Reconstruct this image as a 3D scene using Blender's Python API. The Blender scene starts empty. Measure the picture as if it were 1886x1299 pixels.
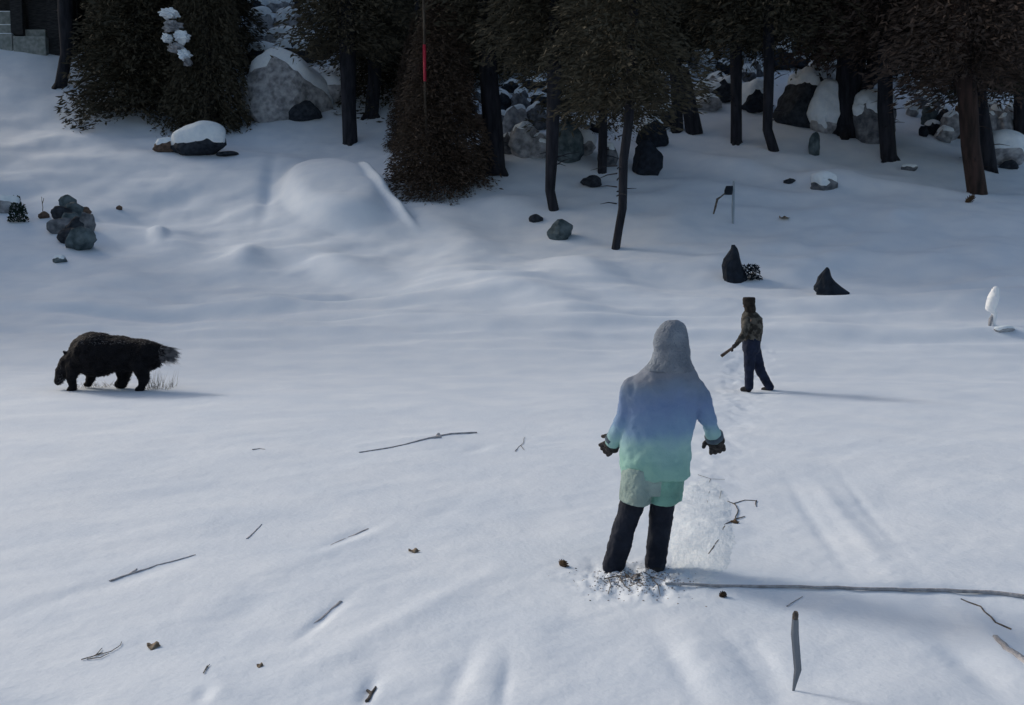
import bpy, bmesh, math, random
import numpy as np
from mathutils import Vector, Matrix
random.seed(4); R = math.radians
sc = bpy.context.scene; COL = sc.collection
# ------------------------------------------------------------------ camera, sky, sun, exposure
F, CX, CY, HZ, CAMH = 1700.0, 943.0, 649.5, 515.0, 1.93      # pixels of the 1886 wide photograph
PITCH = math.atan((CY - HZ) / F)
cam = bpy.data.cameras.new('camera'); cam.sensor_width = 36; cam.lens = 36 * F / 1886; cam.clip_end = 2000
camo = bpy.data.objects.new('camera', cam); COL.objects.link(camo)
camo.location = (0, 0, CAMH); camo.rotation_euler = (math.pi / 2 - PITCH, 0, 0); sc.camera = camo
SUN_AZ, SUN_EL = R(-55), R(28)
w = bpy.data.worlds.new('World'); sc.world = w; w.use_nodes = True
sky = w.node_tree.nodes.new('ShaderNodeTexSky'); sky.sky_type = 'NISHITA'; sky.sun_disc = False
sky.sun_elevation = SUN_EL; sky.sun_rotation = SUN_AZ; sky.air_density = 1.3; sky.dust_density = 4.5
w.node_tree.links.new(sky.outputs[0], w.node_tree.nodes['Background'].inputs[0])
w.node_tree.nodes['Background'].inputs[1].default_value = 0.15
sun = bpy.data.lights.new('sun', 'SUN'); sun.energy = 1.4; sun.angle = R(11); sun.color = (1, .97, .93)
suno = bpy.data.objects.new('sun', sun); COL.objects.link(suno)
sd = Vector((math.sin(SUN_AZ) * math.cos(SUN_EL), math.cos(SUN_AZ) * math.cos(SUN_EL), math.sin(SUN_EL)))
suno.rotation_euler = sd.to_track_quat('Z', 'Y').to_euler(); suno.location = (-20, 20, 40)
sc.view_settings.view_transform = 'Standard'; sc.view_settings.look = 'None'
sc.view_settings.exposure = -0.25; sc.view_settings.gamma = 1

# ------------------------------------------------------------------ noise, terrain heights
def _h(ix, iy, s):
    n = (ix.astype(np.int64) * 374761393 + iy.astype(np.int64) * 668265263 + s * 1442695041) & 0x7fffffff
    n = ((n ^ (n >> 13)) * 1274126177) & 0x7fffffff
    return ((n ^ (n >> 16)) & 0xffff) / 65535.0
def vnoise(x, y, s=0):
    ix, iy = np.floor(x), np.floor(y); fx, fy = x - ix, y - iy
    fx = fx * fx * fx * (fx * (fx * 6 - 15) + 10); fy = fy * fy * fy * (fy * (fy * 6 - 15) + 10)
    a, b, c, d = _h(ix, iy, s), _h(ix + 1, iy, s), _h(ix, iy + 1, s), _h(ix + 1, iy + 1, s)
    return (a * (1 - fx) + b * fx) * (1 - fy) + (c * (1 - fx) + d * fx) * fy - .5
def fbm(x, y, s=0, o=3):
    r = 0; a = 1.0
    for k in range(o): r = r + a * vnoise(x * 2 ** k, y * 2 ** k, s + k); a *= .5
    return r
_gy = np.arange(-400, 600, .5)
_pz = np.interp(_gy, [-400, 0, 19.5, 25, 30, 36, 42, 50, 58, 70, 120, 300, 600], [0, 0, 0, .68, 1.84, 3.5, 6.0, 9.7, 14.4, 23, 50, 90, 100])
_k = np.exp(-.5 * (np.arange(-10, 11) * .5 / 1.3) ** 2); _k /= _k.sum()
_pz = np.convolve(np.pad(_pz, 10, 'edge'), _k, 'valid')
def base_h(x, y): return np.interp(y + 1.6 * np.sin(x * .11) * np.clip((y - 16) / 14, 0, 1), _gy, _pz)
def ray(px, py):
    x, y = (px - CX) / F, -(py - CY) / F
    return np.array([x, math.cos(PITCH) + y * math.sin(PITCH), -math.sin(PITCH) + y * math.cos(PITCH)])
_t = np.concatenate([np.arange(1, 12, .02), np.arange(12, 150, .06)])
def hit(px, py, fn):
    d = ray(px, py); P = d[None] * _t[:, None]; P[:, 2] += CAMH
    g = P[:, 2] - fn(P[:, 0], P[:, 1]); k = np.argmax(g < 0)
    a = g[k - 1] / (g[k - 1] - g[k]); t = _t[k - 1] + a * (_t[k] - _t[k - 1])
    p = d * t; return Vector((p[0], p[1], p[2] + CAMH))
BUMPS = []
def bump(px, py, rx, ry, h, rot=0, pw=1):
    c = hit(px, py, base_h); ca, sa = math.cos(R(rot)), math.sin(R(rot))
    u = hit(px + rx * ca, py - rx * sa, base_h) - c; v = hit(px + ry * sa, py + ry * ca, base_h) - c
    M = np.linalg.inv(np.array([[u.x, v.x], [u.y, v.y]])); BUMPS.append((c.x, c.y, M, h, pw))
# big soft hummocks and banks on the hillside
for a in [(615, 368, 100, 54, .86, -14, 4), (496, 350, 14, 46, -.35, -12), (706, 376, 62, 8, .5, -40, 2), (560, 610, 420, 5, .13, -3), (800, 645, 420, 4, .08, -3), (1500, 625, 420, 4, .1, -3), (330, 560, 240, 7, .15, -5), (590, 430, 110, 12, -.25, -8), (445, 485, 60, 22, .35, 10), (850, 450, 110, 40, .5, -12),
          (320, 455, 45, 22, .35, 0), (200, 430, 90, 26, .35, -12), (110, 480, 100, 16, .25, 0), (250, 520, 120, 16, .22, -8), (520, 560, 200, 14, .2, -8),
          (760, 590, 200, 12, .18, -7), (1000, 560, 120, 20, .35, -10), (900, 640, 240, 9, .12, -3), (640, 500, 100, 18, .35, -14), (1080, 500, 90, 24, .35, -20),
          (150, 590, 160, 10, .16, 0), (1340, 295, 150, 10, .5, -12), (1420, 350, 90, 12, .5, -6), (1560, 335, 80, 12, .6, -8), (1700, 355, 90, 10, .45, -8),
          (1530, 560, 300, 16, .25, 0), (1600, 612, 300, 8, .1, -3), (1650, 470, 160, 50, -.35, 0), (1250, 400, 60, 60, .25, 0), (1790, 560, 100, 14, .2, 0),
          (240, 262, 170, 14, .45, 0), (560, 250, 130, 14, .3, 0), (90, 300, 140, 12, .35, 0), (950, 380, 90, 20, .35, -8), (1650, 408, 30, 12, .25, 0),
          (292, 446, 16, 14, .3, 0, 1.5), (455, 480, 26, 14, .3, 15), (1560, 325, 60, 6, .25, 0)]: bump(*a[:4], a[4] * (1 if a[4] > .84 or a[0] in (706, 494) else .62), *a[5:])
# foreground drifts, trodden hollows, grooves
for a in [(1290, 975, 60, 100, .07, 0), (1170, 1070, 70, 30, .05, 0), (1560, 960, 16, 150, .045, 38), (1500, 960, 12, 130, -.03, 32), (1600, 940, 8, 120, -.02, 38),
          (1300, 1220, 40, 110, .06, 40), (1390, 1230, 20, 90, -.045, 38), (1410, 1215, 16, 55, -.04, 35), (1250, 1230, 20, 80, -.04, 32), (1840, 1190, 26, 150, .08, 52),
          (1780, 1220, 20, 110, -.05, 52), (1600, 1270, 120, 40, .04, 0), (850, 1250, 22, 60, -.05, -28), (890, 1245, 40, 60, .05, -28), (930, 1270, 14, 50, -.03, -10),
          (700, 1230, 40, 30, -.04, 0), (680, 1275, 14, 30, -.06, -30), (120, 1090, 120, 14, -.05, 18), (270, 1050, 90, 9, -.035, 17), (150, 1075, 110, 16, .05, 17),
          (640, 988, 60, 8, -.05, 22), (600, 1010, 130, 14, .03, 20), (595, 1135, 50, 9, -.055, 38), (450, 1120, 60, 24, -.035, 24), (800, 805, 90, 5, .05, 7),
          (880, 830, 30, 6, -.05, 12), (820, 940, 70, 18, -.03, 28), (400, 1275, 46, 22, .06, 0), (375, 1282, 20, 12, -.05, 20), (60, 1290, 90, 14, -.07, 0),
          (1280, 700, 60, 6, .05, 0), (1000, 960, 40, 18, -.02, 10), (1460, 1110, 50, 20, -.03, 0), (560, 900, 260, 30, .05, 14), (300, 800, 260, 20, .06, 4),
          (1650, 800, 260, 22, .05, -4), (780, 1120, 180, 18, .04, 28), (980, 1200, 60, 60, .05, -20), (1560, 768, 220, 5, .02, -6), (720, 1060, 60, 10, -.02, 20)]: bump(*a[:4], a[4] * .36, a[5])
# long low ledge of drifted snow in front of the nearer person
LEDGE = [hit(x, y, base_h) for x, y in [(1225, 1080), (1400, 1084), (1600, 1090), (1760, 1092), (1900, 1104), (2100, 1120)]]
TR0, TR1 = hit(1215, 1075, base_h), hit(1385, 640, base_h)
def H(x, y):
    x = np.asarray(x, float); y = np.asarray(y, float)
    z = base_h(x, y)
    far = np.clip((y - 17) / 12, 0, 1)
    z = z + far * (.6 * fbm(x * .13, y * .17, 3) + .12 * fbm(x * .5, y * .75, 7, 3)) + (1 - far) * .05 * fbm(x * .35, y * .5, 9)
    z = z +   .009 * fbm((x * .8 + y * .6) * 1.1, (y * .8 - x * .6) * 3.2, 21, 3) + .004 * fbm(x * 9, y * 9, 31, 2)
    st = np.exp(-((y - 26) / 5.5) ** 2)
    z = z + st * (.34 * fbm(x * .07 + y * .05, y * .85, 61, 2))
    for cx, cy, M, h, pw in BUMPS:
        dx, dy = x - cx, y - cy; a = M[0, 0] * dx + M[0, 1] * dy; b = M[1, 0] * dx + M[1, 1] * dy
        z = z + h * np.exp(-np.minimum((a * a + b * b) ** pw, 30))
    # ledge
    ly = np.interp(x, [p.x for p in LEDGE], [p.y for p in LEDGE])
    m = np.clip((x - LEDGE[0].x) / .35, 0, 1)
    z = z + m * .03 / (1 + np.exp(-np.clip((y - ly) / .02, -30, 30))) * np.exp(-np.maximum(y - ly, 0) / .5)
    # trampled line of footprints between the two people
    ax, ay, bx, by = TR0.x, TR0.y, TR1.x, TR1.y; L2 = (bx - ax) ** 2 + (by - ay) ** 2
    t = np.clip(((x - ax) * (bx - ax) + (y - ay) * (by - ay)) / L2, 0, 1)
    dd = np.hypot(x - ax - t * (bx - ax), y - ay - t * (by - ay)) / (.32 + .25 * t)
    z = z + np.exp(-dd * dd) * (.02 + .06 * t * t) * (fbm(x * 4.2, y * 3.2, 44, 3) - .3)
    q = np.exp(-((x - FX) ** 2 / .1 + (y - FY) ** 2 / .12)); z = z + q * .09 * fbm(x * 11, y * 11, 52, 3)
    return z
_f = hit(1170, 1068, base_h); FX, FY = _f.x, _f.y
def G(px, py): return hit(px, py, H)
def gz(x, y): return float(H(np.array([x]), np.array([y]))[0])

# ------------------------------------------------------------------ helpers
def tag(o, label=None, cat=None, group=None, kind=None):
    for k, v in (('label', label), ('category', cat), ('group', group), ('kind', kind)):
        if v: o[k] = v
    return o
def mesh_obj(name, V, Fc, mat, parent=None, loc=(0, 0, 0), smooth=True):
    me = bpy.data.meshes.new(name); me.from_pydata([tuple(v) for v in V], [], Fc); me.update()
    if smooth: me.polygons.foreach_set('use_smooth', [True] * len(me.polygons))
    o = bpy.data.objects.new(name, me); COL.objects.link(o); o.location = loc; me.materials.append(mat)
    if parent: o.parent = parent
    return o
def empty(name, loc):
    o = bpy.data.objects.new(name, None); COL.objects.link(o); o.location = loc; o.empty_display_size = .2; return o
def tube(pts, rad, n=7, cap=True):
    """tapered tube through points -> (verts, faces)"""
    V, Fc = [], []; P = [Vector(p) for p in pts]
    for i, p in enumerate(P):
        d = (P[min(i + 1, len(P) - 1)] - P[max(i - 1, 0)]).normalized()
        up = Vector((0, 0, 1)) if abs(d.z) < .9 else Vector((0, 1, 0))
        a = d.cross(up).normalized(); b = d.cross(a)
        for k in range(n):
            t = 2 * math.pi * k / n; V.append(p + (a * math.cos(t) + b * math.sin(t)) * rad[i])
    for i in range(len(P) - 1):
        for k in range(n):
            Fc.append((i * n + k, i * n + (k + 1) % n, (i + 1) * n + (k + 1) % n, (i + 1) * n + k))
    if cap: Fc += [tuple(range(n)), tuple(range((len(P) - 1) * n, len(P) * n))[::-1]]
    return V, Fc
def merge(parts):
    V, Fc = [], []
    for v, f in parts:
        o = len(V); V += list(v); Fc += [tuple(i + o for i in q) for q in f]
    return V, Fc
def box(x0, x1, y0, y1, z0, z1):
    V = [(x, y, z) for x in (x0, x1) for y in (y0, y1) for z in (z0, z1)]
    return V, [(0, 1, 3, 2), (4, 6, 7, 5), (0, 4, 5, 1), (2, 3, 7, 6), (0, 2, 6, 4), (1, 5, 7, 3)]
def ell(c, r, n=16, m=10):
    V, Fc = [], []; c = Vector(c)
    for i in range(m + 1):
        a = math.pi * i / m
        for k in range(n):
            b = 2 * math.pi * k / n
            V.append(c + Vector((r[0] * math.sin(a) * math.cos(b), r[1] * math.sin(a) * math.sin(b), r[2] * math.cos(a))))
    for i in range(m):
        for k in range(n): Fc.append((i * n + k, (i + 1) * n + k, (i + 1) * n + (k + 1) % n, i * n + (k + 1) % n))
    return V, Fc
def cap(a, b, ra, rb, n=14):
    """capsule with its own radius at each end"""
    a, b = Vector(a), Vector(b); d = (b - a).normalized(); pts, rad = [], []
    for i in range(5): t = math.pi / 2 * (1 - i / 4); pts.append(a - d * ra * math.sin(t)); rad.append(max(ra * math.cos(t), ra * .03))
    for i in range(5): t = math.pi / 2 * i / 4; pts.append(b + d * rb * math.sin(t)); rad.append(max(rb * math.cos(t), rb * .03))
    return tube(pts, rad, n)
def rings(L, n=28):
    """closed loft of (centre, rx, ry) rings"""
    V, Fc = [], []
    for c, rx, ry in L:
        for k in range(n):
            t = 2 * math.pi * k / n; V.append(Vector(c) + Vector((rx * math.cos(t), ry * math.sin(t), 0)))
    for i in range(len(L) - 1):
        for k in range(n): Fc.append((i * n + k, i * n + (k + 1) % n, (i + 1) * n + (k + 1) % n, (i + 1) * n + k))
    Fc += [tuple(range(n))[::-1], tuple(range((len(L) - 1) * n, len(L) * n))]
    return V, Fc
def fused(name, parts, vox, mat, parent=None, loc=(0, 0, 0), disp=(), smooth=3, holes=None):
    """parts joined into one continuous skin by voxel remesh, then folds/fur displacement, baked to plain mesh"""
    V, Fc = merge(parts); o = mesh_obj(name, V, Fc, mat, parent, loc)
    bm = bmesh.new(); bm.from_mesh(o.data); bmesh.ops.recalc_face_normals(bm, faces=bm.faces); bm.to_mesh(o.data); bm.free()
    m = o.modifiers.new('r', 'REMESH'); m.mode = 'VOXEL'; m.voxel_size = vox; m.use_smooth_shade = True
    if smooth: s = o.modifiers.new('s', 'SMOOTH'); s.iterations = smooth; s.factor = .5
    for st, sz in disp:
        t = bpy.data.textures.new('folds', 'CLOUDS'); t.noise_scale = sz; t.noise_depth = 3
        d = o.modifiers.new('d', 'DISPLACE'); d.texture = t; d.strength = st; d.mid_level = .5; d.texture_coords = 'LOCAL'
    dg = bpy.context.evaluated_depsgraph_get(); me = bpy.data.meshes.new_from_object(o.evaluated_get(dg))
    o.modifiers.clear(); o.data = me
    me.polygons.foreach_set('use_smooth', [True] * len(me.polygons))
    return o

# ------------------------------------------------------------------ materials
def mat(name, c1, c2=None, scale=6, rough=.8, bump_s=0, bump_sc=30, detail=5, stretch=None, thr=(.35, .65), coord='Object', spec=.3):
    m = bpy.data.materials.new(name); m.use_nodes = True; N = m.node_tree.nodes; L = m.node_tree.links; b = N['Principled BSDF']
    b.inputs['Roughness'].default_value = rough; b.inputs['Base Color'].default_value = (*c1, 1); b.inputs['Specular IOR Level'].default_value = spec
    tc = N.new('ShaderNodeTexCoord'); src = tc.outputs[coord]
    if stretch: mp = N.new('ShaderNodeMapping'); mp.inputs['Scale'].default_value = stretch; L.new(src, mp.inputs[0]); src = mp.outputs[0]
    if c2:
        n = N.new('ShaderNodeTexNoise'); n.inputs['Scale'].default_value = scale; n.inputs['Detail'].default_value = detail; L.new(src, n.inputs['Vector'])
        r = N.new('ShaderNodeValToRGB'); r.color_ramp.elements[0].position = thr[0]; r.color_ramp.elements[1].position = thr[1]
        r.color_ramp.elements[0].color = (*c1, 1); r.color_ramp.elements[1].color = (*c2, 1)
        L.new(n.outputs[0], r.inputs[0]); L.new(r.outputs[0], b.inputs['Base Color'])
    if bump_s:
        n2 = N.new('ShaderNodeTexNoise'); n2.inputs['Scale'].default_value = bump_sc; n2.inputs['Detail'].default_value = 6; L.new(src, n2.inputs['Vector'])
        bp = N.new('ShaderNodeBump'); bp.inputs['Strength'].default_value = bump_s; bp.inputs['Distance'].default_value = .03
        L.new(n2.outputs[0], bp.inputs['Height']); L.new(bp.outputs[0], b.inputs['Normal'])
    return m
M_snow = mat('snow', (.665, .742, .845), (.735, .80, .885), 1.1, .75, .15, 26, 4, spec=.2)
M_crust = mat('crusted_snow', (.68, .77, .86), (.80, .86, .92), 30, .7, .35, 90, 6)
M_cap = mat('snow_cap', (.69, .775, .85), (.78, .85, .9), 5, .7, .4, 14)
M_rock = mat('grey_rock', (.06, .07, .085), (.2, .215, .24), 3.5, .9, .9, 9, 8)
M_pale = mat('pale_rock', (.17, .18, .2), (.42, .44, .47), 3, .9, .9, 8, 8)
M_dark = mat('dark_rock', (.008, .012, .02), (.035, .045, .06), 4, .85, .9, 10, 8)
M_teal = mat('teal_rock', (.03, .05, .06), (.12, .16, .18), 2.5, .85, .7, 8, 6)
M_black = mat('black_rock', (.004, .008, .016), (.014, .022, .036), 4, .8, .8, 9, 6)
M_brownrock = mat('brown_rock', (.05, .035, .025), (.14, .1, .08), 6, .9, .8, 12, 6)
M_bark = mat('dark_bark', (.009, .011, .017), (.028, .03, .04), 5, .95, 1, 12, 6, (1, 1, .2))
M_redbark = mat('red_bark', (.016, .012, .011), (.055, .034, .03), 5, .9, 1, 12, 6, (1, 1, .2))
M_palebark = mat('pale_bark', (.04, .033, .027), (.08, .068, .055), 5, .9, .8, 14, 6, (1, 1, .2))
M_twig = mat('twig', (.05, .045, .042), (.14, .125, .115), 20, .9, .5, 60)
M_greytwig = mat('grey_twig', (.27, .27, .29), (.46, .46, .49), 20, .9, .5, 60)
M_cone = mat('brown_litter', (.035, .02, .012), (.12, .075, .04), 40, .85)
M_leaf = mat('dry_leaf', (.14, .11, .08), (.26, .21, .16), 30, .8)
M_red = mat('red_flare', (.32, .012, .035), (.42, .03, .06), 8, .6)  # red glow of a flare streak put into a surface colour
def foliage(name, c1, c2):
    m = mat(name, c1, c2, .8, .85, thr=(.4, .6)); m.node_tree.nodes['Principled BSDF'].inputs['Specular IOR Level'].default_value = .1; return m
M_fol = foliage('dark_needles', (.056, .052, .038), (.068, .062, .046))
M_folb = foliage('brown_needles', (.07, .053, .042), (.085, .066, .053))
M_folr = foliage('reddish_needles', (.064, .048, .04), (.076, .057, .048))

# ------------------------------------------------------------------ ground: one sheet of snow
ang = np.concatenate([np.linspace(-180, -42, 50)[:-1], np.linspace(-42, 42, 860), np.linspace(42, 180, 50)[1:-1]]) * math.pi / 180
rad = np.concatenate([[.3, .8, 1.5, 2.2], np.geomspace(2.8, 75, 560), np.geomspace(76, 420, 40)])
AA, RR = np.meshgrid(ang, rad); X = RR * np.sin(AA); Y = RR * np.cos(AA); Z = H(X, Y)
nr, na = X.shape; V = np.stack([X.ravel(), Y.ravel(), Z.ravel()], 1)
i = np.arange(nr - 1)[:, None] * na; j = np.arange(na)[None]; j2 = (j + 1) % na
Q = np.stack([i + j, i + j2, i + na + j2, i + na + j], -1).reshape(-1, 4)
me = bpy.data.meshes.new('ground'); me.vertices.add(len(V)); me.vertices.foreach_set('co', V.ravel())
me.loops.add(Q.size); me.loops.foreach_set('vertex_index', Q.ravel()[:].astype(np.int32))
me.polygons.add(len(Q)); me.polygons.foreach_set('loop_start', np.arange(0, Q.size, 4, dtype=np.int32)); me.polygons.foreach_set('loop_total', np.full(len(Q), 4, dtype=np.int32))
me.polygons.foreach_set('use_smooth', np.ones(len(Q), bool)); me.update(calc_edges=True); me.validate(); me.materials.append(M_snow)
g = bpy.data.objects.new('ground', me); COL.objects.link(g); g['kind'] = 'structure'
if me.polygons[0].normal.z < 0: me.flip_normals()

# ------------------------------------------------------------------ rocks
def rock_geo(seed, sx, sy, sz, planes=9, sub=3, rough=.06, peak=0):
    rnd = random.Random(seed); bm = bmesh.new(); bmesh.ops.create_icosphere(bm, subdivisions=sub, radius=1)
    PL = [(Vector((rnd.gauss(0, 1), rnd.gauss(0, 1), rnd.gauss(0, .8))).normalized(), rnd.uniform(.6, .9)) for _ in range(planes)]
    o = rnd.uniform(0, 90)
    for v in bm.verts:
        p = v.co.copy()
        for n, d in PL:
            e = p.dot(n) - d
            if e > 0: p -= n * e * .93
        if peak: k = 1 - peak * max(0, (p.z + .3)) * .62; p.x *= k; p.y *= k
        q = 1 + rough * (math.sin(p.x * 5 + o) * math.cos(p.y * 6 + o) + .6 * math.sin(p.z * 11 + p.x * 7 + o) + rnd.uniform(-.3, .3))
        v.co = Vector((p.x * sx * 1.15, p.y * sy * 1.15, p.z * sz * 1.15)) * q
    bm.normal_update(); return bm
def rock(px, py, wp, hp, mt=None, label='', group=None, snow=True, planes=9, peak=0, rot=None, name='rock', thick=.12, sub=3, rough=.06, depth=.8, lift=.72, tilt=0, cat='rock', thr=.45, seed=None):
    mt = mt or M_rock; p = G(px, py); s = p.y / F; sx, sz = wp * s / 2, hp * s / 2 * 1.15; sy = sx * depth
    seed = int(px * 7 + py * 13) if seed is None else seed
    bm = rock_geo(seed, sx, sy, sz, planes, sub, rough, peak)
    me = bpy.data.meshes.new(name); bm.to_mesh(me); me.materials.append(mt)
    for f in me.polygons: f.use_smooth = False
    o = bpy.data.objects.new(name, me); COL.objects.link(o)
    y = p.y + sy * .5; o.location = (p.x, y, p.z + sz * lift); o.rotation_euler = (0, R(tilt), 0)
    tag(o, label, cat, group)
    if snow:
        sel = [f for f in bm.faces if f.normal.z > thr]; left = set(sel); best = []
        while left:      # keep the largest connected cap
            st_ = [left.pop()]; isl = []
            while st_:
                f = st_.pop(); isl.append(f)
                for e_ in f.edges:
                    for g_ in e_.link_faces:
                        if g_ in left: left.discard(g_); st_.append(g_)
            if len(isl) > len(best): best = isl
        sel = best
        cnt = {}
        for f in sel:
            for v in f.verts: cnt[v.index] = cnt.get(v.index, 0) + 1
        idx = {}; VV = []; t = thick * min(sx, sz) * 2
        for k in cnt:
            v = bm.verts[k] if hasattr(bm.verts, 'ensure_lookup_table') and not bm.verts.ensure_lookup_table() else bm.verts[k]
            inner = cnt[k] == len(v.link_faces)
            idx[k] = len(VV); VV.append(v.co + (v.normal * t * .6 + Vector((0, 0, t * .6)) if inner else -v.normal * t * .15))
        if sel:
            c = mesh_obj('snow_cap', VV, [tuple(idx[v.index] for v in f.verts) for f in sel], M_cap, o)
            sm = c.modifiers.new('s', 'SUBSURF'); sm.levels = 1; sm.render_levels = 1
    bm.free(); return o

# left-hand cluster on the open slope
GL = 'stacked stones on the open slope at the left'
for a in [(123, 382, 30, 22, M_teal, 'small grey stone topping the leaning heap of stones on the left slope'), (137, 397, 36, 24, M_teal, 'flattish blue-grey stone second from the top of the left heap'),
          (155, 396, 20, 14, M_brownrock, 'small brown stone sticking out right of the left heap near its top'), (110, 408, 36, 28, M_dark, 'dark stone on the left side of the left heap, high up'),
          (131, 416, 44, 26, M_teal, 'broad teal stone in the middle of the left heap'), (110, 430, 46, 32, M_rock, 'wide grey stone bulging left out of the left heap'),
          (136, 434, 38, 34, M_dark, 'near-black stone in the core of the left heap'), (157, 430, 28, 38, M_rock, 'upright grey stone on the right side of the left heap'),
          (126, 448, 42, 26, M_dark, 'dark slab just above the lowest stone of the left heap'), (145, 461, 56, 40, M_teal, 'largest rounded blue-grey stone at the foot of the left heap')]:
    rock(a[0], a[1], a[2], a[3], a[4], a[5], GL, snow=False, sub=3, planes=12, thr=.6)
rock(79, 403, 18, 14, M_brownrock, 'small brown stone left of the leaning heap with a twig standing over it', snow=False)
rock(219, 387, 11, 8, M_brownrock, 'tiny brown stone alone on the snow right of the left heap', snow=False, sub=2)
rock(8, 392, 44, 26, M_pale, 'low snow-covered block at the left edge beside the dark green shrub', thick=.3)
rock(110, 484, 26, 10, M_teal, 'flat bluish stone almost buried below the left heap', snow=True, thick=.3)
# wedge boulder
rock(362, 288, 98, 44, M_dark, 'flat boulder with a smooth bright white snow slab on top and black underside', name='boulder', planes=12, thick=.3, depth=.6, thr=.02, lift=.8, cat='boulder')
rock(305, 280, 46, 24, M_brownrock, 'low brown angular rock leaning against the left end of the white-topped boulder', thick=.14, peak=.4)
rock(416, 288, 40, 10, M_dark, 'low dark rock at the right end of the white-topped boulder', snow=False)
# rocks between the first two dark trees
GO = 'snow-covered rocks of the outcrop between the upper left trees'
k = 0
for (x, y, ww, hh, m) in [(520, 222, 150, 112, M_pale), (600, 190, 96, 62, M_pale), (478, 122, 70, 34, M_dark), (540, 118, 70, 40, M_dark), (585, 108, 60, 44, M_black),
                          (470, 92, 60, 34, M_pale), (520, 88, 70, 30, M_pale), (560, 82, 50, 30, M_teal), (480, 58, 56, 34, M_pale), (530, 56, 60, 32, M_pale), (575, 50, 46, 40, M_pale),
                          (468, 26, 60, 34, M_dark), (510, 22, 56, 30, M_pale), (560, 20, 60, 36, M_black), (596, 26, 40, 34, M_black)]:
    lab = ['large pale rounded boulder wrapped in snow at the foot of the upper left outcrop', 'wide snow-topped boulder just right of the largest pale boulder, by the trunk'][k] if k < 2 else 'snow-dusted rock in the rocky outcrop climbing between the two upper left trees'
    rock(x, y, ww, hh, m, lab, None if k < 2 else GO, name='boulder' if k < 2 else 'rock', thick=.2 if k > 1 else .12, cat='boulder' if k < 2 else 'rock', rough=.1, thr=.1); k += 1
rock(560, 222, 60, 36, M_dark, 'dark teal wedge of rock under the right side of the large pale boulder', snow=False, peak=.3)
# middle cluster
GM = 'rough grey rocks heaped beneath the middle trees'
rnd = random.Random(5)
for (x, y, ww, hh, m) in [(965, 290, 60, 54, M_pale), (938, 285, 40, 36, M_rock), (992, 292, 40, 40, M_pale), (950, 250, 50, 50, M_pale), (990, 240, 40, 50, M_rock), (920, 245, 36, 40, M_rock),
                          (960, 205, 44, 36, M_rock), (925, 205, 36, 34, M_dark), (995, 200, 40, 30, M_dark), (900, 310, 46, 56, M_dark), (880, 240, 30, 30, M_brownrock), (870, 208, 24, 24, M_rock),
                          (882, 190, 22, 22, M_rock), (905, 175, 26, 20, M_dark), (945, 172, 40, 24, M_dark), (985, 165, 44, 26, M_dark), (1040, 178, 90, 30, M_dark), (1050, 205, 80, 28, M_dark)]:
    rock(x, y, ww, hh, m, 'rough grey rock in the heap under the dark middle trees', GM, snow=m is not M_brownrock, thick=.12, rough=.12, planes=14, thr=.35)
rock(1045, 300, 60, 74, M_teal, 'squarish dark teal boulder with a flat top right of the curved trunk', name='boulder', cat='boulder', planes=14, thick=.06, thr=.8)
rock(1078, 285, 46, 36, M_pale, 'pale snow-covered stone between the teal boulder and the short thin trunk', thick=.3, thr=.1)
rock(1092, 345, 48, 22, M_dark, 'dark triangular stone lying below the teal boulder', snow=False, peak=.6)
rock(1120, 308, 34, 40, M_rock, 'grey stone wedged between the two thin middle trunks', thick=.1)
rock(1192, 322, 54, 58, M_black, 'blue-black rounded boulder right of the tall thin trunk', name='boulder', cat='boulder', snow=False, planes=14)
rock(1204, 272, 56, 46, M_black, 'jagged black rock with a white snow lip above the blue-black boulder', thick=.18, thr=.6, peak=.3)
rock(1060, 246, 50, 28, M_rock, 'grey slab of rock resting above the teal boulder', thick=.15)
rock(1104, 246, 40, 28, M_black, 'small black rock beside the grey slab in the middle', thick=.1)
# rock stacks and pale rocks right of the middle
GP = 'light rocks heaped around the dark stumps right of the middle'
for (x, y, ww, hh, m) in [(1211, 52, 18, 20, M_pale), (1205, 70, 24, 14, M_pale), (1218, 88, 24, 20, M_pale), (1222, 112, 34, 26, M_pale), (1204, 132, 26, 24, M_pale), (1226, 130, 22, 22, M_rock),
                          (1198, 158, 34, 22, M_dark), (1224, 180, 20, 44, M_rock), (1212, 205, 26, 30, M_rock), (1222, 238, 36, 40, M_dark), (1262, 150, 22, 30, M_dark), (1298, 128, 34, 30, M_pale),
                          (1282, 125, 22, 26, M_pale), (1322, 170, 40, 30, M_pale), (1300, 186, 44, 30, M_pale), (1310, 205, 50, 26, M_pale), (1380, 152, 26, 30, M_rock), (1396, 142, 26, 30, M_rock),
                          (1345, 188, 60, 40, M_dark), (1395, 205, 60, 50, M_black), (1440, 128, 50, 40, M_dark), (1465, 110, 40, 40, M_teal), (1430, 88, 40, 30, M_dark), (1480, 128, 50, 26, M_dark),
                          (1262, 95, 26, 20, M_rock), (1330, 140, 30, 26, M_dark)]:
    rock(x, y, ww, hh, m, 'small rough rock in the broken heap among the dark stumps right of the middle', GP, thick=.16, rough=.12, planes=12, thr=.2, sub=2 if hh < 24 else 3)
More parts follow.
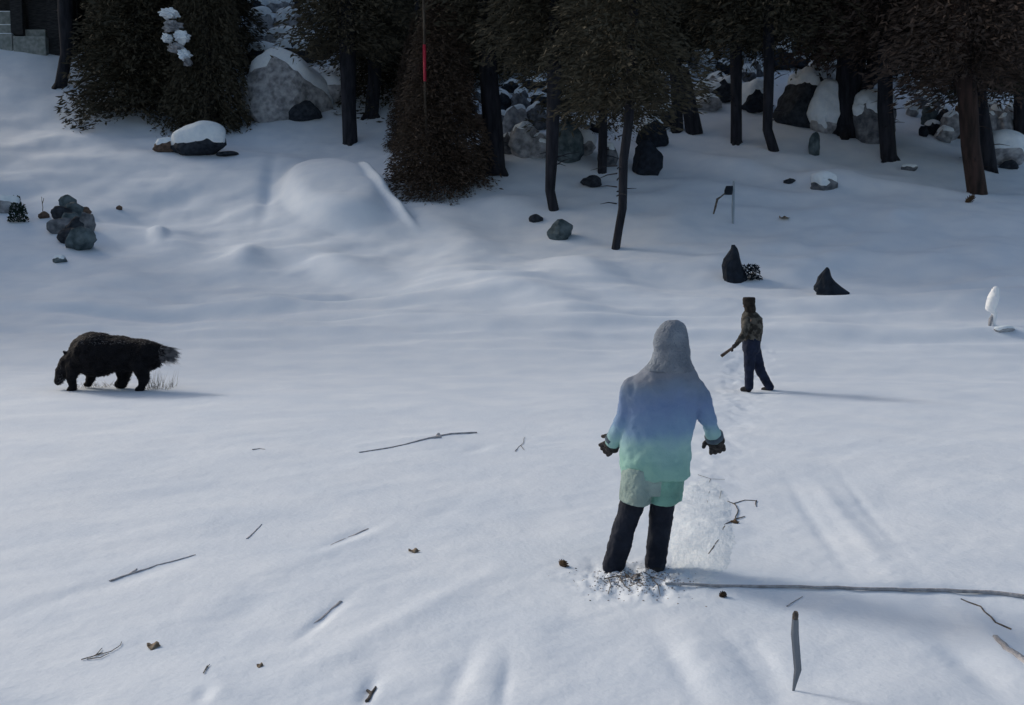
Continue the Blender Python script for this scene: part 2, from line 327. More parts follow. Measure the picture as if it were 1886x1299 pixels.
# big snow-covered boulders
BB = [(1492, 232, 108, 88, M_dark, 'large hollowed boulder with thick snow over its brow, leftmost of the big snowy boulders', .12, .5),
      (1530, 245, 60, 78, M_pale, 'smooth snow dome of a boulder in front of the hollowed boulder', .28, -.2),
      (1524, 170, 56, 66, M_pale, 'pointed snow-covered boulder behind the hollowed boulder', .2, .1),
      (1494, 175, 60, 40, M_rock, 'grey rock shoulder beneath the pointed snowy boulder', .2, .2),
      (1610, 262, 74, 96, M_rock, 'steep snow-draped boulder just left of the thick dark trunk', .16, .1),
      (1602, 160, 40, 36, M_brownrock, 'brown rock with a snow cap perched beside the forked dark trunk', .2, .5)]
for x, y, ww, hh, m, l, t, th in BB: rock(x, y, ww, hh, m, l, 'big boulders draped in snow on the upper slope', name='boulder', cat='boulder', thick=t, thr=th, sub=4, rough=.05)
rock(1502, 287, 20, 40, M_teal, 'small upright rounded teal stone standing alone below the big snowy boulders', snow=False, planes=5, name='standing_stone', cat='stone')
GR = 'pale rocks of the broken wall at the right'
rnd = random.Random(8)
for (x, y, ww, hh, m) in [(1655, 138, 18, 16, M_rock), (1664, 152, 20, 16, M_pale), (1676, 160, 24, 20, M_pale), (1690, 172, 28, 24, M_pale), (1704, 184, 26, 22, M_pale), (1716, 176, 20, 16, M_pale),
                          (1698, 200, 30, 26, M_rock), (1730, 210, 26, 26, M_rock), (1712, 232, 30, 36, M_teal), (1725, 205, 22, 20, M_dark), (1738, 236, 26, 34, M_dark), (1702, 252, 16, 20, M_black), (1722, 250, 34, 26, M_black),
                          (1752, 260, 40, 54, M_pale), (1742, 262, 36, 30, M_pale), (1770, 255, 30, 60, M_brownrock), (1825, 215, 30, 30, M_pale), (1840, 230, 34, 34, M_pale), (1862, 225, 28, 30, M_pale),
                          (1826, 255, 36, 44, M_pale), (1856, 258, 40, 44, M_pale), (1872, 215, 26, 20, M_rock)]:
    rock(x, y, ww, hh, m, 'rough stone of the tumbled wall between the trunks at the right', GR, thick=.12, rough=.08, planes=14, sub=2 if hh < 24 else 3, thr=.4)
rock(1680, 215, 22, 22, M_pale, 'square snow-white block alone left of the tumbled wall at the right', thick=.3, thr=0, planes=14)
rock(1850, 306, 76, 46, M_pale, 'wide snow-buried boulder near the right edge, right of the black leaning trunk', name='boulder', cat='boulder', thick=.3, thr=0)
rock(1862, 312, 38, 16, M_dark, 'dark rounded stone in front of the snow-buried boulder at the right edge', snow=False)
rock(1835, 285, 22, 34, M_rock, 'grey leaf-shaped stone between the black leaning trunk and the snow-buried boulder', snow=False, peak=.4)
# lone dark rocks on the slope
def dark_spike(px, py, prof, label, extra=None):
    """irregular standing rock lofted from a height profile [(z, xc, half width)] in photo pixels"""
    p = G(px, py); s = p.y / F; rnd = random.Random(px); L = []; n = 22; V, Fc = [], []
    for q, (z, xc, hw) in enumerate(prof):
        for k in range(n):
            t = 2 * math.pi * k / n; f = 1 + .10 * math.sin(3 * t + px + z * .1) + rnd.uniform(-.08, .08)
            V.append(Vector(((xc + hw * math.cos(t) * f) * s, hw * .7 * math.sin(t) * s * f, z * s + rnd.uniform(-.01, .01))))
    for q in range(len(prof) - 1):
        for k in range(n): Fc.append((q * n + k, q * n + (k + 1) % n, (q + 1) * n + (k + 1) % n, (q + 1) * n + k))
    Fc.append(tuple(range((len(prof) - 1) * n, len(prof) * n)))
    o = mesh_obj('rock', V, Fc, M_black, loc=p, smooth=False); tag(o, label, 'rock'); return o, s
sp, s_ = dark_spike(1352, 515, [(-8, 0, 22), (2, 0, 22), (12, -2, 20), (25, -4, 18), (38, -3, 15), (48, -2, 10), (56, -1, 6), (63, -3, 3)], 'tall pointed blue-black rock below the pale stake, with scrub at its foot')
sp2, _ = dark_spike(1530, 541, [(-8, 2, 30), (2, 2, 29), (8, -2, 27), (14, -6, 22), (22, -9, 17), (30, -11, 12), (38, -10, 8), (45, -8, 4), (48, -8, 1.5)], 'dark triangular rock alone on the shaded slope right of the pointed rock')
p = G(1533, 510); 
rock(1033, 441, 48, 34, M_teal, 'bowl-shaped grey rock lying alone below the curved trunk', snow=False, planes=12, seed=11)
rock(988, 409, 24, 14, M_dark, 'small dark oval stone up-left of the bowl-shaped grey rock', snow=False, planes=4)
rock(1456, 338, 20, 9, M_dark, 'small dark stone under the bright snow bank above the shaded slope', snow=False, planes=4)
rock(1520, 350, 44, 22, M_rock, 'low rock mostly buried in the bright snow bank on the right slope', thick=.4, thr=-.1)
rock(1677, 315, 26, 12, M_rock, 'flat grey stone right of the thick dark trunk base', thick=.15)

# ------------------------------------------------------------------ trees
def crown_mesh(name, seed, h, r, nb, mt, leaf=.42, full=False, droop=.35, dens=26):
    """layered boughs of needle sprays; origin at the lowest bough"""
    rnd = np.random.RandomState(seed); V = []; n = 0
    for b in range(nb):
        u = (b + rnd.rand()) / nb; z0 = h * u ** 1.15; prof = (1 - u) ** .75 * (1 if full else min(1, .45 + u * 4))
        L = r * prof * rnd.uniform(.6, 1.12) + .25; a = b * 2.39996 + rnd.uniform(-.4, .4)
        ns = int(dens * 2.6 * (.35 + L / r)); leaf_ = leaf * .62
        t = rnd.rand(ns) ** .6; w_ = .22 * L * (1 - t * .5)
        x = L * t; y = rnd.normal(0, 1, ns) * w_ * .7; z = z0 + .25 * L * t - droop * L * t * t * 1.6 + rnd.normal(0, .12 + .1 * t, ns)
        cx, cy = x * math.cos(a) - y * math.sin(a), x * math.sin(a) + y * math.cos(a)
        c = np.stack([cx, cy, z], 1)
        d = np.stack([math.cos(a) + rnd.normal(0, .5, ns), math.sin(a) + rnd.normal(0, .5, ns), rnd.normal(-.35, .35, ns)], 1); d /= np.linalg.norm(d, axis=1)[:, None]
        e = np.cross(d, rnd.normal(0, 1, (ns, 3))); e /= np.linalg.norm(e, axis=1)[:, None]
        l = leaf_ * rnd.uniform(.5, 1.5, ns)[:, None]; ww = l * rnd.uniform(.14, .34, ns)[:, None]
        V.append(np.stack([c - d * l * .5, c + e * ww * .6, c + d * l * .6, c - e * ww * .5], 1)); n += ns
    V = np.concatenate(V).reshape(-1, 3); me = bpy.data.meshes.new(name)
    me.from_pydata(V.tolist(), [], [(4 * k, 4 * k + 1, 4 * k + 2, 4 * k + 3) for k in range(n)]); me.update(); me.materials.append(mt); return me
CR = [crown_mesh('crown', 1, 13, 3.6, 420, M_fol), crown_mesh('crown', 2, 12, 4.2, 420, M_fol, droop=.5), crown_mesh('crown', 3, 14, 3.2, 420, M_fol, droop=.25)]
CG = [crown_mesh('crown', 11, 15, 4.4, 620, M_fol, full=True, leaf=.5, dens=30), crown_mesh('crown', 12, 13, 4.6, 560, M_fol, full=True, droop=.5, leaf=.5, dens=30)]
CRED = crown_mesh('crown', 21, 12, 4.0, 480, M_folr)
CBUSH = crown_mesh('crown', 31, 9, 2.7, 560, M_folb, full=True, leaf=.25, droop=.5, dens=60)
def tree(pts, radii, label, group, crown, cz, cs=1, crz=0, bark=None, name='pine_tree', twigs=True, seed=0, coff=(0, 0), csz=None):
    """pts: trunk centre line in the world, radii along it; the crown's lowest bough is cz above the base"""
    b = pts[0]; root = empty(name, b); tag(root, label, 'tree', group)
    L = [Vector(p) - b for p in pts]; parts = [tube(L, radii, 12)]; rnd = random.Random(seed)
    a0 = L[0] + Vector((0, 0, .02))
    for k in range(4):   # root flare
        a = rnd.uniform(0, 6.28); parts.append(tube([a0 + Vector((0, 0, radii[0] * 1.1)), a0 + Vector((math.cos(a) * radii[0] * 1.3, math.sin(a) * radii[0] * 1.3, -radii[0] * .3))], [radii[0] * .6, radii[0] * .25], 6))
    if twigs:
        top = L[-1]; d0 = (L[-1] - L[-2]).normalized()
        for k in range(9):
            t = rnd.uniform(.25, .95) * cz; p = d0 * t * 1.02 + Vector((L[1].x, L[1].y, 0)) * 1; a = rnd.uniform(0, 6.28); l = rnd.uniform(.3, 1.1)
            q = p + Vector((math.cos(a), math.sin(a), rnd.uniform(-.3, .3))) * l; parts.append(tube([p, (p + q) / 2 + Vector((0, 0, .05)), q], [.028, .02, .006], 5))
    V, Fc = merge(parts); mesh_obj('trunk', V, Fc, bark or M_bark, root)
    if crown:
        c = bpy.data.objects.new('crown', crown); COL.objects.link(c); c.parent = root; c.location = (coff[0] + L[-1].x * .25, coff[1] + L[-1].y * .25, cz); c.rotation_euler = (0, 0, crz); c.scale = (cs, cs, csz or cs)
    return root
def ptree(base, path, wbase, wtop, ycrown, label, crown, cs=1, group='dark pines standing on the upper slope', **kw):
    """base and path in photo pixels; the path continues straight on into the crown"""
    p = G(*base); s = p.y / F; P = [Vector((p.x, p.y, p.z - .25)), p.copy()]
    for (x, y) in path: P.append(Vector((p.x + (x - base[0]) * s, p.y + (base[1] - y) * s * .02, p.z + (base[1] - y) * s)))
    d = (P[-1] - P[-2]).normalized() if len(P) > 2 else Vector((0, 0, 1)); d = (d + Vector((0, 0, 2.5))).normalized()
    P.append(P[-1] + d * 10); n = len(P); rb, rt = wbase * s / 2, wtop * s / 2
    rr = [rb * 1.25, rb * 1.05] + [rb + (rt - rb) * k / max(1, n - 4) for k in range(n - 3)] + [rt * .25]
    return tree(P, rr, label, group, crown, (base[1] - ycrown) * s + .75, cs * 1.14, seed=int(base[0]), crz=base[0] * .37, **kw)
ptree((645, 262), [(643, 200), (642, 100), (640, 0)], 26, 34, 115, 'thick straight dark trunk right of the snowy outcrop, rising into black boughs', CR[0])
ptree((684, 213), [(690, 150), (692, 60)], 24, 26, 110, 'short dark trunk directly right of the thick straight one, beneath black boughs', CR[1], .9)
T912 = ptree((912, 316), [(908, 240), (900, 140), (895, 40)], 36, 30, 120, 'dark trunk rising from the left side of the grey rock heap', CR[2])
ptree((1020, 386), [(1013, 352), (1016, 290), (1020, 150)], 18, 26, 150, 'dark trunk with a curved foot left of the teal boulder', CR[0], .9)
ptree((1109, 316), [(1110, 240), (1108, 100)], 16, 18, 220, 'short thin trunk right of the teal boulder under hanging boughs', CR[1], .75)
TR = {}
t7 = ptree((1134, 458), [(1139, 425), (1146, 385), (1147, 300), (1156, 230), (1163, 60)], 15, 18, 228, 'slender tall trunk reaching furthest down the slope, its foot bending right', CR[0], .8)
p = G(1134, 458); q = G(1190, 482) - p; m1 = G(1160, 468) - p
V, Fc = tube([Vector((0, 0, .12)), m1 + Vector((0, 0, .08)), q + Vector((0, 0, .01))], [.09, .06, .012], 8); mesh_obj('root', V, Fc, M_bark, t7)
TR[1356] = ptree((1356, 262), [(1355, 180), (1352, 60)], 20, 24, 80, 'straight dark trunk left of the slightly bent trunk, above the dark hollow', CR[2])
TR[1425] = ptree((1425, 277), [(1413, 240), (1414, 150), (1412, 50)], 18, 20, 85, 'slightly bent thin dark trunk left of the hollowed snowy boulder', CR[1])
ptree((1637, 292), [(1628, 200), (1626, 100), (1622, 0)], 27, 22, 110, 'tall dark trunk right of the big snowy boulders, flaring at its foot', CRED)
ptree((1800, 356), [(1785, 270), (1778, 190), (1760, 80)], 32, 34, 175, 'reddish-brown leaning trunk at the right in front of the stone wall', CRED, .95, bark=M_redbark)
ptree((1822, 313), [(1812, 250), (1800, 190), (1790, 90)], 26, 26, 185, 'black leaning trunk just behind the reddish one at the right', CR[0], .9)
ptree((1884, 258), [(1882, 200), (1880, 90)], 30, 30, 180, 'dark trunk cut by the right edge of the picture', CR[2], .9)
ptree((112, 158), [(124, 100), (124, 40)], 20, 26, -60, 'leaning dark trunk in front of the dark cabin at the upper left', CR[1], .8)
# forked trunk between the boulders
ft = ptree((1560, 248), [(1558, 190), (1566, 110), (1572, 20)], 44, 60, 120, 'massive forked dark trunk growing between the big snowy boulders', CRED, .9)
p = G(1560, 248); s = p.y / F
V, Fc = tube([Vector((0, -.1, 30 * s)), Vector((25 * s, -.1, 80 * s)), Vector((45 * s, 0, 130 * s)), Vector((52 * s, 0, 230 * s))], [.45, .4, .36, .3], 12); mesh_obj('limb', V, Fc, M_bark, ft)
# stumps by the rock stacks
for base, path, a, b, lab in [((1280, 243), [(1268, 190), (1258, 130)], 32, 18, 'broken dark stump, right one of two among the light rocks'), ((1247, 240), [(1246, 190), (1240, 110)], 24, 20, 'narrow dark stump, left one of two among the light rocks')]:
    p = G(*base); s = p.y / F; P = [p - Vector((0, 0, .2))] + [Vector((p.x + (x - base[0]) * s, p.y, p.z + (base[1] - y) * s)) for x, y in path]
    V, Fc = tube([q - p for q in P], [a * s / 2, a * s / 2.4, b * s / 2], 10); o = mesh_obj('tree_stump', V, Fc, M_bark, loc=p, smooth=False); tag(o, lab, 'stump')
# two full-skirted dark trees
def skirted(px, py, crown, cs, label, group='broad trees with boughs down to the snow', dz=-.5, r=.35, bark=None, csz=None):
    p = G(px, py); P = [p - Vector((0, 0, .3)), p + Vector((0, 0, 3)), p + Vector((0, 0, 12 * cs))]
    return tree(P, [r * 1.3, r, .06], label, group, crown, dz, cs, crz=px, bark=bark, twigs=False, csz=csz)
A = skirted(262, 195, CG[0], 1.05, 'huge near-black tree at the upper left with boughs down to the snow')
A2 = skirted(385, 236, CG[1], .66, 'dark olive-brown tree right behind the white-topped boulder, against the huge tree', r=.5, csz=1.3)
p = G(262, 195)
for k, (x, y, sx, sz) in enumerate([(312, 14, 13, 9), (318, 38, 12, 12), (334, 56, 11, 13), (326, 78, 12, 10), (340, 92, 9, 12), (346, 104, 6, 6), (308, 60, 8, 8)]):   # snowy rocks glimpsed through a gap, built as clumps on its boughs
    d = ray(x, y); d = d / d[1] * (p.y - 4.5); c = Vector((d[0], d[1], d[2] + CAMH)) - p; s = (p.y - 4.5) / F
    bm = rock_geo(70 + k, sx * s * 1.1, .4, sz * s * .8, 10, 4, .22); me = bpy.data.meshes.new('snowy_rock'); bm.to_mesh(me); bm.free(); me.materials.append(M_pale if k % 2 else M_cap)
    o = bpy.data.objects.new('snowy_rock', me); COL.objects.link(o); o.parent = A; o.location = c; o.rotation_euler = (0, R(-18 * (k % 3)), 0)
B = skirted(812, 332, CBUSH, 1.12, 'brown-needled tree with rusty hanging boughs beside the bright snow bank', r=.22, csz=1.1)
B2 = skirted(770, 262, CBUSH, .8, 'smaller olive-brown tree behind the rusty one, left of it', r=.2)
# slender trunk with the added red flare band
p = G(800, 345); s = p.y / F; p = p + Vector((0, -.4, 0)); p.z = gz(p.x, p.y)
P = [Vector((.0, 0, -.2)), Vector((-.12, 0, 3.5)), Vector((-.3, -1.9, 5.2))]
# back forest closing off the sky
GBk = 'dense dark trees closing the hillside'
rnd = random.Random(12); n = 0
lab = 'near-black conifer in the dense row closing the top of the slope'
spots = []
for row, (yy, step) in enumerate([(61, 4.2), (68, 4.6), (76, 5.2), (86, 6)]):
    x = -yy * .62 + rnd.uniform(0, 2)
    while x < yy * .62:
        spots.append((x + rnd.uniform(-.8, .8), yy + rnd.uniform(-2.2, 2.2), row)); x += step
proto = None
for (x, y, row) in spots:
    pxx = CX + x / y * F
    if row < 2 and 400 < pxx < 640: continue
    if row < 3 and pxx < 170: continue
    z = gz(x, y); k = rnd.randrange(2); sc_ = rnd.uniform(.8, 1.15); pr = (proto or {}).get(k) if proto else None
    if pr is None:
        b = Vector((x, y, z)); r0 = tree([b - Vector((0, 0, .4)), b + Vector((0, 0, 4)), b + Vector((0, 0, 13))], [.4, .3, .05], lab, GBk, CG[k], -.3, 1, twigs=False)
        proto = proto or {}; proto[k] = r0; r0.scale = (sc_,) * 3
    else:
        r0 = pr.copy(); COL.objects.link(r0)
        for ch in pr.children: c = ch.copy(); COL.objects.link(c); c.parent = r0
        r0.location = (x, y, z - .4); r0.scale = (sc_,) * 3
    r0.rotation_euler = (0, 0, rnd.uniform(0, 6.28))
# three of the forest's trees just outside the left of the view: their shadows fall across the slope
for (x, y, l) in [(-31.5, 45, 'conifer nearest the cabin'), (-35, 42, 'middle conifer'), (-34, 38, 'conifer furthest down the slope')]:
    r0 = proto[0].copy(); COL.objects.link(r0)
    for ch in proto[0].children: c = ch.copy(); COL.objects.link(c); c.parent = r0
    r0.location = (x, y, gz(x, y) - .4); r0.scale = (.95,) * 3; r0.rotation_euler = (0, 0, x); r0['label'] = l + ' of three standing left of the open slope'; r0['group'] = 'trees at the left of the open slope'
# slender trunk with an added band imitating a red flare streak
rt = empty('slender_tree', G(790, 344) + Vector((0, -.7, 0))); rt.location.z = gz(rt.location.x, rt.location.y); s = rt.location.y / F
tag(rt, 'slender pale-brown trunk with a made-up red flare band, in front of the rusty tree', 'tree')
zt = lambda y: (344 - y) * s
V, Fc = tube([(0, 0, -.2), (.0, 0, zt(250)), (-.08, 0, zt(170)), (-.1, 0, zt(30)), (-.2, 0, zt(-120))], [.07, .065, .06, .055, .03], 10); mesh_obj('trunk', V, Fc, M_palebark, rt)
V, Fc = tube([(-.08, 0, zt(140)), (-.1, 0, zt(75))], [.072, .07], 12); mesh_obj('flare_band', V, Fc, M_red, rt)  # made-up band, its red stands in for a flare streak

# fallen snow lumps on the far crowns seen as bright specks
# ------------------------------------------------------------------ cabin at the upper left
M_wood = mat('dark_boards', (.012, .014, .018), (.035, .038, .042), 3, .9, .6, 10, 6, (1, 1, 6))
M_step = mat('pale_stone_step', (.16, .19, .19), (.28, .31, .31), 4, .9, .4, 12)
c = G(60, 95); s = c.y / F; cab = empty('cabin', c); tag(cab, 'dark wooden cabin with posts and pale steps cut by the upper left corner', 'cabin')
X_ = lambda px: (px - 60) * s; Z_ = lambda py: (95 - py) * s
for (x0, x1, y0, y1, z0, z1, nm, m) in [(X_(46), X_(136), .6, 3.6, -.4, Z_(-30), 'wall', M_wood), (X_(-80), X_(46), 1.6, 3.6, -.6, Z_(-30), 'wall', M_wood), (X_(22), X_(44), .0, .5, Z_(66), Z_(-30), 'post', M_wood),
      (X_(86), X_(134), .12, .598, -.5, Z_(-30), 'door', M_wood), (X_(-90), X_(150), -.6, 4.2, Z_(-31), Z_(-46), 'roof', M_wood),
      (X_(30), X_(88), -.3, .3, -.3, Z_(70), 'bench_block', M_step), (X_(36), X_(80), .3, .597, Z_(70), Z_(54), 'step', M_step)]:
    V, Fc = box(x0, x1, y0, y1, min(z0, z1), max(z0, z1)); o = mesh_obj(nm, V, Fc, m, cab, smooth=False)
    bv = o.modifiers.new('b', 'BEVEL'); bv.width = .03; bv.segments = 2
for k, (a, b) in enumerate([(95, 66), (66, 46), (46, 18)]):
    V, Fc = box(X_(-80), X_(28 - 4 * k), -.3 + .6 * k, .3 + .6 * k, Z_(a) - .3, Z_(b)); o = mesh_obj('step', V, Fc, M_step, cab, smooth=False); bv = o.modifiers.new('b', 'BEVEL'); bv.width = .04; bv.segments = 2
    V, Fc = box(X_(-80) + .02, X_(28 - 4 * k) - .03, -.28 + .6 * k, .28 + .6 * k, Z_(b) + .002, Z_(b) + .05); sn = mesh_obj('snow_layer', V, Fc, M_cap, o, smooth=False)

# ------------------------------------------------------------------ small things on the slope
def shrub(px, py, wp, hp, n, mt, label, stems=6, leaf=.05, name='shrub'):
    p = G(px, py); s = p.y / F; rnd = random.Random(px); root = empty(name, p); tag(root, label, 'shrub'); w_, h_ = wp * s / 2, hp * s; ps = []
    for k in range(stems):
        e = Vector((rnd.uniform(-.8, .8) * w_, rnd.uniform(-.4, .4) * w_, rnd.uniform(.5, .95) * h_)); ps.append(tube([(0, 0, -.05), e * .5 + Vector((0, 0, .04)), e], [.014, .01, .004], 5))
    V, Fc = merge(ps); mesh_obj('stem', V, Fc, M_twig, root); V = []; Fc = []
    for k in range(n):
        a = rnd.uniform(0, 6.28); r = rnd.random() ** .5; z = rnd.random(); c = Vector((math.cos(a) * r * w_ * (1.1 - z * .5), math.sin(a) * r * w_ * .6, z * h_))
        d = Vector((rnd.gauss(0, 1), rnd.gauss(0, 1), rnd.gauss(0, 1))).normalized(); e = d.orthogonal().normalized(); l = leaf * rnd.uniform(.6, 1.4); o = len(V)
        V += [c - d * l, c + e * l * .5, c + d * l, c - e * l * .5]; Fc.append((o, o + 1, o + 2, o + 3))
    mesh_obj('foliage', V, Fc, mt, root); return root
M_gr = foliage('dark_green_leaves', (.008, .018, .014), (.03, .05, .04)); M_bl = foliage('blue_black_leaves', (.004, .009, .016), (.012, .02, .03))
shrub(34, 409, 38, 34, 700, M_gr, 'dark green bushy shrub at the left edge, lower of a pair')
shrub(29, 386, 24, 24, 420, M_gr, 'small dark green shrub just above the lower one at the left edge')
shrub(1382, 516, 44, 28, 420, M_bl, 'blue-black scrubby shrub at the right foot of the tall pointed rock')
for x, y, w_, h_, l in [(1208, 118, 34, 34, 'snow-frosted shrub high among the light rocks, left of the two dark stumps'), (1302, 140, 40, 34, 'snow-frosted shrub right of the two dark stumps'), (1672, 162, 50, 30, 'snow-frosted shrub at the upper end of the tumbled wall'),
        (862, 215, 24, 44, 'snow-frosted shrub between the rusty tree and the grey rock heap'), (1720, 196, 40, 26, 'snow-frosted shrub on the dark rocks of the tumbled wall'), (1600, 140, 30, 26, 'snow-frosted shrub by the forked trunk')]:
    shrub(x, y, w_, h_, 700, M_cap, l, leaf=.06)
# twig standing by the small brown stone
def sticks(name, paths, mt, label, cat='twig', r0=.012, r1=.004, dz=.006, group=None):
    """paths are lists of photo pixels (x, y[, height above ground]) laid on the snow"""
    ps = []; o0 = G(*paths[0][0][:2])
    for P in paths:
        W = [G(q[0], q[1]) + Vector((0, 0, dz + (q[2] if len(q) > 2 else 0))) - o0 for q in P]
        fine = []
        for a, b in zip(W[:-1], W[1:]):
            for t in (0, .33, .66): q = a.lerp(b, t); q += Vector((random.uniform(-1, 1), random.uniform(-1, 1), 0)) * (b - a).length * .025; fine.append(q)
        fine.append(W[-1]); m = len(fine); ps.append(tube(fine, [r0 + (r1 - r0) * k / (m - 1) for k in range(m)], 6))
    V, Fc = merge(ps); o = mesh_obj(name, V, Fc, mt, loc=o0); tag(o, label, cat, group); return o
sticks('twig', [[(80, 398), (79, 398, .35), (78, 398, .8)], [(79, 398, .5), (82, 398, .75)]], M_twig, 'thin twig standing above the small brown stone at the left', r0=.02, r1=.01)
sticks('twig', [[(118, 378), (120, 378, .3)], [(118, 378), (112, 378, .3), (126, 378, .32)]], M_twig, 'little twig tangle on the topmost stone of the left heap', r0=.015, r1=.006)
# pale stake with dark rag and bent branch
p = G(1350, 412); s = p.y / F; st = empty('stake', p); tag(st, 'thin pale-blue stake standing on the slope with a dark rag on it', 'stake')
M_stake = mat('weathered_pale_wood', (.22, .28, .34), (.36, .42, .48), 6, .8, .5, 20, 4, (1, 1, .2))
V, Fc = tube([(0, 0, -.3), (-.01, 0, 30 * s), (.0, 0, 77 * s)], [.035, .06, .04], 8); mesh_obj('pole', V, Fc, M_stake, st)
V, Fc = rings([((-10 * s, 0, 52 * s), 7 * s, .05), ((-9 * s, 0, 60 * s), 8 * s, .07), ((-7 * s, 0, 68 * s), 7 * s, .05)], 12); mesh_obj('rag', V, Fc, M_black, st)
V, Fc = tube([(-14 * s, 0, 56 * s), (-24 * s, -.05, 48 * s), (-30 * s, -.05, 44 * s), (-33 * s, -.1, 32 * s), (-37 * s, -.1, 17 * s)], [.03, .03, .05, .045, .03], 7); mesh_obj('branch', V, Fc, M_twig, st)
sn = G(1352, 338)
# leaves, cones
def litter(px, py, wp, hp, mt, label, cat, name, flat=False, seed=0):
    p = G(px, py); s = p.y / F; rnd = random.Random(seed + px); L = []
    if flat:
        V = []; n = 9
        for k in range(n): V.append(Vector(((k / (n - 1) - .5) * wp * s, -math.sin(k / (n - 1) * math.pi) * hp * s * rnd.uniform(.7, 1.2), wp * s * (.06 + .06 * math.sin(k)))))
        for k in range(n): V.append(Vector(((k / (n - 1) - .5) * wp * s, math.sin(k / (n - 1) * math.pi) * hp * s * .8 * rnd.uniform(.7, 1.2) + .001, .001 + wp * s * (.2 + .1 * math.cos(k * 1.3)))))
        Fc = [(k, k + 1, n + k + 1, n + k) for k in range(n - 1)]; o = mesh_obj(name, V, Fc, mt, loc=p)
        so = o.modifiers.new('s', 'SOLIDIFY'); so.thickness = .002
    else:   # scaled cone: overlapping scales in a spiral round a core
        ps = [ell((0, 0, hp * s * .45), (wp * s * .36, wp * s * .36, hp * s * .5), 10, 7)]
        for k in range(46):
            t = (k + .5) / 46; a = k * 2.4; r = wp * s * .5 * math.sin(math.pi * (.12 + .8 * t)); z = hp * s * (t * .95)
            c = Vector((r * math.cos(a), r * math.sin(a), z)); d = Vector((math.cos(a), math.sin(a), .5)); e = Vector((-math.sin(a), math.cos(a), 0)); q = wp * s * .13
            ps.append(([c - e * q - d * q, c + e * q - d * q, c + e * q * .6 + d * q, c - e * q * .6 + d * q, c + Vector((0, 0, -q * .5))], [(0, 1, 2, 3), (0, 4, 1), (1, 4, 2), (2, 4, 3), (3, 4, 0)]))
        V, Fc = merge(ps); o = mesh_obj(name, V, Fc, mt, loc=p + Vector((0, 0, -.003)), smooth=False); o.rotation_euler = (R(50), 0, rnd.uniform(0, 3))
    tag(o, label, cat); return o
litter(1445, 403, 20, 14, M_leaf, 'dry curled brown leaf on the shaded slope right of the pale stake', 'leaf', 'dry_leaf', True)
litter(1779, 373, 12, 20, M_cone, 'brown cone on the snow below the reddish-brown trunk', 'pine cone', 'pine_cone')
litter(1035, 1043, 19, 12, M_cone, 'brown pine cone on the open snow left of the nearer person', 'pine cone', 'pine_cone')
litter(1327, 1098, 13, 14, M_cone, 'small brown pine cone just below the long grey branch', 'pine cone', 'pine_cone')
litter(763, 1017, 22, 8, M_leaf, 'small tan leaf lying flat in the middle of the foreground snow', 'leaf', 'dry_leaf', True)
litter(479, 1227, 13, 9, M_leaf, 'small brown leaf near the bottom left, right of the twigs', 'leaf', 'dry_leaf', True)
litter(283, 1192, 26, 14, M_leaf, 'pale brown crumpled leaf between the twig pile and the brown leaf at the bottom left', 'leaf', 'dry_leaf', True)
# ------------------------------------------------------------------ foreground sticks
sticks('twig', [[(1302, 1023), (1326, 992), (1335, 968), (1352, 958), (1360, 940), (1352, 928), (1372, 922), (1392, 923)], [(1352, 958), (1372, 952)], [(1354, 930), (1340, 924)], [(1335, 970), (1328, 985), (1340, 988)], [(1392, 923), (1393, 934)]], M_twig, 'dark forked twig on the snow right of the nearer person', r0=.006, r1=.003, dz=.004)
litter(1354, 963, 16, 9, M_cone, 'shrivelled leaf caught in the middle of the dark forked twig', 'leaf', 'dry_leaf', True)
sticks('twig', [[(1285, 875), (1310, 883), (1335, 884)], [(1310, 883), (1304, 905), (1309, 950)], [(1270, 918), (1282, 915)], [(1325, 905), (1322, 935)]], M_twig, 'hair-thin dark twiglets on the crusted snow beside the nearer person', r0=.0022, r1=.0012, dz=.004)
sticks('branch', [[(1225, 1078), (1320, 1083), (1440, 1084), (1540, 1086), (1640, 1089), (1740, 1091), (1820, 1094), (1886, 1102), (2000, 1112)]], M_greytwig, 'long thin grey branch lying across the snow from the nearer person to the right edge', 'branch', r0=.008, r1=.013, dz=.012)
sticks('twig', [[(1770, 1104), (1805, 1118), (1835, 1148), (1862, 1160)]], M_twig, 'short dark curved twig below the right end of the long grey branch', r0=.004, r1=.006, dz=.002)
sticks('branch', [[(1832, 1172), (1856, 1196), (1900, 1228)]], M_greytwig, 'thick grey branch end half buried at the lower right edge', 'branch', r0=.02, r1=.03, dz=-.009)
sticks('twig', [[(1448, 1118), (1462, 1110), (1478, 1100)]], M_greytwig, 'small grey twig above the blade-shaped stick', r0=.003, r1=.002, dz=.004)
sticks('twig', [[(150, 1217), (180, 1208), (205, 1202), (222, 1190), (224, 1184)], [(175, 1210), (188, 1196)], [(165, 1213), (190, 1203)], [(160, 1216), (185, 1213), (200, 1206)]], M_twig, 'thin dark twig with a hooked end at the bottom left', r0=.0026, r1=.0016)
sticks('branch', [[(662, 834), (720, 825), (790, 808), (830, 800), (878, 798)], [(800, 808), (808, 800)], [(790, 808), (812, 806)]], M_greytwig, 'long grey branch lying on the snow left of the nearer person', 'branch', r0=.01, r1=.02, dz=.0)
sticks('branch', [[(202, 1071), (240, 1058), (290, 1042), (360, 1022)], [(240, 1058), (252, 1048)]], M_greytwig, 'grey branch half sunk in the groove at the left foreground', 'branch', r0=.012, r1=.006, dz=-.002)
sticks('twig', [[(950, 832), (960, 820), (966, 806)], [(960, 822), (966, 830)]], M_twig, 'fine dark twig standing right of the long grey branch', r0=.004, r1=.002)
sticks('twig', [[(455, 993), (468, 980), (482, 966)]], M_greytwig, 'short grey twig alone in the left middle of the snowfield', r0=.008, r1=.005, dz=-.001)
